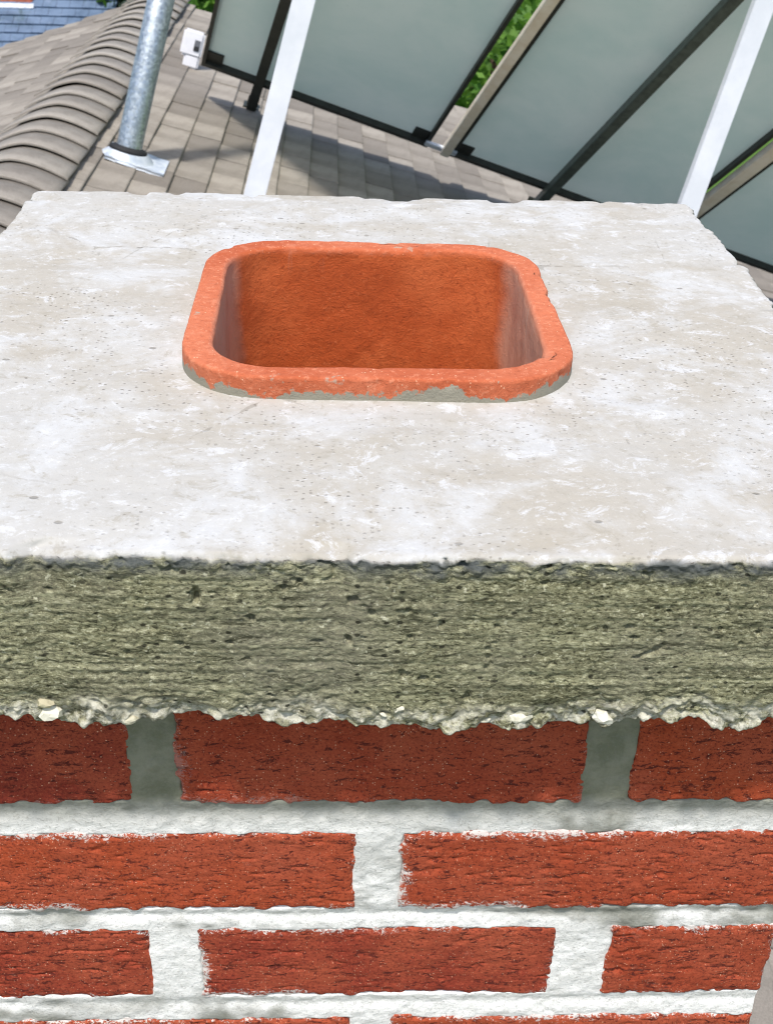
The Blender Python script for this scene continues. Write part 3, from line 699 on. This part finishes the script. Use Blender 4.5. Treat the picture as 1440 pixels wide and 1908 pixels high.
# ------------------------------------------------------------------ neighbouring house with the blue-grey roof
def on_y(px, py, y):
    d = ray(px, py); return CAM+d*(y-CAM[1])/d[1]
PN = on_y(100, 95, 13.0); TN = math.radians(32)
nE = np.array([1., 0, 0]); nU = np.array([0, math.cos(TN), math.sin(TN)]); nN = np.array([0, -math.sin(TN), math.cos(TN)])
def on_nb(px, py):
    d = ray(px, py); t = (nN@PN-nN@CAM)/(nN@d); return CAM+d*t
xr = on_nb(216, 25)[0]; xl = xr-7.5; yb0 = PN[1]-2.2; yb1 = PN[1]+2.6
nb = thing('neighbouring_house', ((xl+xr)/2, PN[1]+1, -6.2), 'neighbouring house with a mottled blue-grey slate roof and terracotta trim', 'house')
def nz(y): return PN[2]+(y-PN[1])*math.tan(TN)
ym = yb1; me = bpy.data.meshes.new('wall'); y2 = 2*ym-yb0
V = []
for xx in (xl+.15, xr-.15): V += [(xx, yb0+.2, -6.2), (xx, y2-.2, -6.2), (xx, y2-.2, nz(yb0)), (xx, ym, nz(ym)-.15), (xx, yb0+.2, nz(yb0))]
me.from_pydata(V, [], [(0, 1, 2, 3, 4), (9, 8, 7, 6, 5), (0, 4, 9, 5), (1, 6, 7, 2)]); me.update(); obj('wall', me, M_WALL, nb)
V, Q = [], []; rows = 44; Ls = (ym-yb0)/math.cos(TN)
for k in range(rows):
    a_ = Ls*k/rows; b_ = Ls*(k+1)/rows+.03
    for cc in range(54):
        x0 = xl+(xr-xl)*(cc+.5*(k % 2)*1.)/54; x1 = min(x0+(xr-xl)/54-.003, xr); x0 = max(x0, xl)
        if x1-x0 < .02: continue
        o = np.array([0, yb0, nz(yb0)]); j = random.uniform(0, .006); b = len(V)
        for x_, u_, h_ in ((x0, a_, .024+j), (x1, a_, .024+j), (x1, b_, .006), (x0, b_, .006), (x0, a_, .008), (x1, a_, .008)):
            V.append(np.array([x_, 0, 0])+o+nU*u_+nN*h_)
        Q += [(b, b+1, b+2, b+3), (b+4, b+5, b+1, b)]
rf = obj('roof', mesh_np('roof', V, Q, False), M_SLATE, nb)
tag(rf, 'mottled blue-grey slate roof', kind=None)
obj('roof_board', boxes_mesh('roof_board', [((0, 0, -.04), (xr-xl, Ls, .08))], fr(np.array([(xl+xr)/2, yb0, nz(yb0)])+nU*Ls/2, nE, nU, nN)), M_DECK, rf)
nU2 = np.array([0, -nU[1], nU[2]]); nN2 = np.array([0, -nN[1], nN[2]])
obj('roof', boxes_mesh('roof', [((0, 0, -.03), (xr-xl, Ls, .09))], fr(np.array([(xl+xr)/2, y2, nz(yb0)])+nU2*Ls/2, -nE, nU2, nN2)), M_SLATE, nb)
obj('ridge', lathe_mesh('ridge', [(.11, -(xr-xl)/2), (.11, (xr-xl)/2)], 20, fr(((xl+xr)/2, ym, nz(ym)-.02), (0, 1, 0), (0, 0, 1), (1, 0, 0))), M_ORANGE, nb)
pv = on_nb(209, 47); obj('verge_tile', boxes_mesh('verge_tile', [((0, 0, .03), (.10, .16, .09))], fr(pv, nE, nU, nN), .012), M_ORANGE, rf)
pc = on_nb(28, 12)
st = obj('stack', boxes_mesh('stack', [((0, .25, .35), (.36, .42, .95))], fr(pc, nE, Y, (0, 0, 1)), .01), M_ORANGE, nb)
obj('flashing', boxes_mesh('flashing', [((0, -.01, .015), (.40, .07, .03))], fr(pc, nE, nU, nN), .004), M_FLASH, st)

# ------------------------------------------------------------------ trees beyond the gable
def tree(name, x, y, h, rad, mat, seed, label):
    r_ = np.random.default_rng(seed); t = thing(name, (x, y, -6.2), label, 'tree', 'trees behind the house')
    bm = bmesh.new(); V, Q = [], []
    def limb(a_, b_, ra, rb, n=9, seg=6):
        a_, b_ = np.array(a_, float), np.array(b_, float); d_ = (b_-a_)/np.linalg.norm(b_-a_); xx = np.cross(d_, [.3, .9, .1]); xx /= np.linalg.norm(xx); yy_ = np.cross(d_, xx); base = len(V)
        bend = r_.normal(0, .05, 3)*np.linalg.norm(b_-a_)
        for i in range(seg+1):
            f = i/seg; c = a_+(b_-a_)*f+bend*math.sin(math.pi*f); rr = ra+(rb-ra)*f
            for k in range(n): V.append(c+xx*rr*math.cos(2*math.pi*k/n)+yy_*rr*math.sin(2*math.pi*k/n))
        for i in range(seg):
            for k in range(n): Q.append((base+i*n+k, base+i*n+(k+1) % n, base+(i+1)*n+(k+1) % n, base+(i+1)*n+k))
    limb((x, y, -6.25), (x, y, -6.2+h*.75), .16, .04)
    tips = []
    for k in range(14):
        a_ = r_.uniform(0, 6.28); z0 = -6.2+h*r_.uniform(.2, .7); l = rad*r_.uniform(.6, .95)
        e_ = (x+math.cos(a_)*l, y+math.sin(a_)*l, z0+h*r_.uniform(.05, .22)); limb((x, y, z0), e_, .05, .012, 6, 4); tips.append(e_)
    bm.free(); obj('trunk', mesh_np('trunk', V, Q), M_BARK, t)
    cen = np.array([x, y, -6.2+h*.58]); K = 70
    dirs = r_.normal(size=(K, 3)); dirs /= np.linalg.norm(dirs, axis=1)[:, None]; cl = cen+dirs*np.array([rad, rad, h*.42])*(r_.random((K, 1))**.4)*.92
    nl = 15000; ci = r_.integers(0, K, nl); sp = rad*.26; P = cl[ci]+r_.normal(0, 1, (nl, 3))*sp*np.array([.75, .75, .6])
    sz = r_.uniform(.045, .085, nl); u_ = r_.normal(size=(nl, 3)); u_ /= np.linalg.norm(u_, axis=1)[:, None]; w_ = np.cross(u_, r_.normal(size=(nl, 3))); w_ /= np.linalg.norm(w_, axis=1)[:, None]
    a_ = u_*sz[:, None]; b_ = w_*sz[:, None]*.55
    V = np.stack([P-a_, P+b_, P+a_, P-b_], 1).reshape(-1, 3); Q = np.arange(nl*4).reshape(-1, 4)
    obj('crown', mesh_np('crown', V, Q, False), mat, t)
gp = on_y(905, 130, 10.5)
tree('broadleaf_tree', gp[0]+.1, 10.6, 5.9, 1.7, M_LEAF[1], 1, 'bright green broadleaf tree seen through the gap between panels')
gp = on_y(430, 20, 10.6); tree('broadleaf_tree', gp[0], 10.6, 5.6, .75, M_LEAF[1], 2, 'slim leafy green tree between junction box and roof gable')
gp = on_y(305, 0, 14.); tree('broadleaf_tree', gp[0], 14., 6.2, .62, M_LEAF[0], 3, 'dark green tree beside the blue-grey neighbouring roof')
gp = on_y(640, 0, 14.5); tree('broadleaf_tree', gp[0]+.6, 14.5, 6.4, 1.3, M_LEAF[2], 4, 'wide green tree standing behind the row of solar panels')
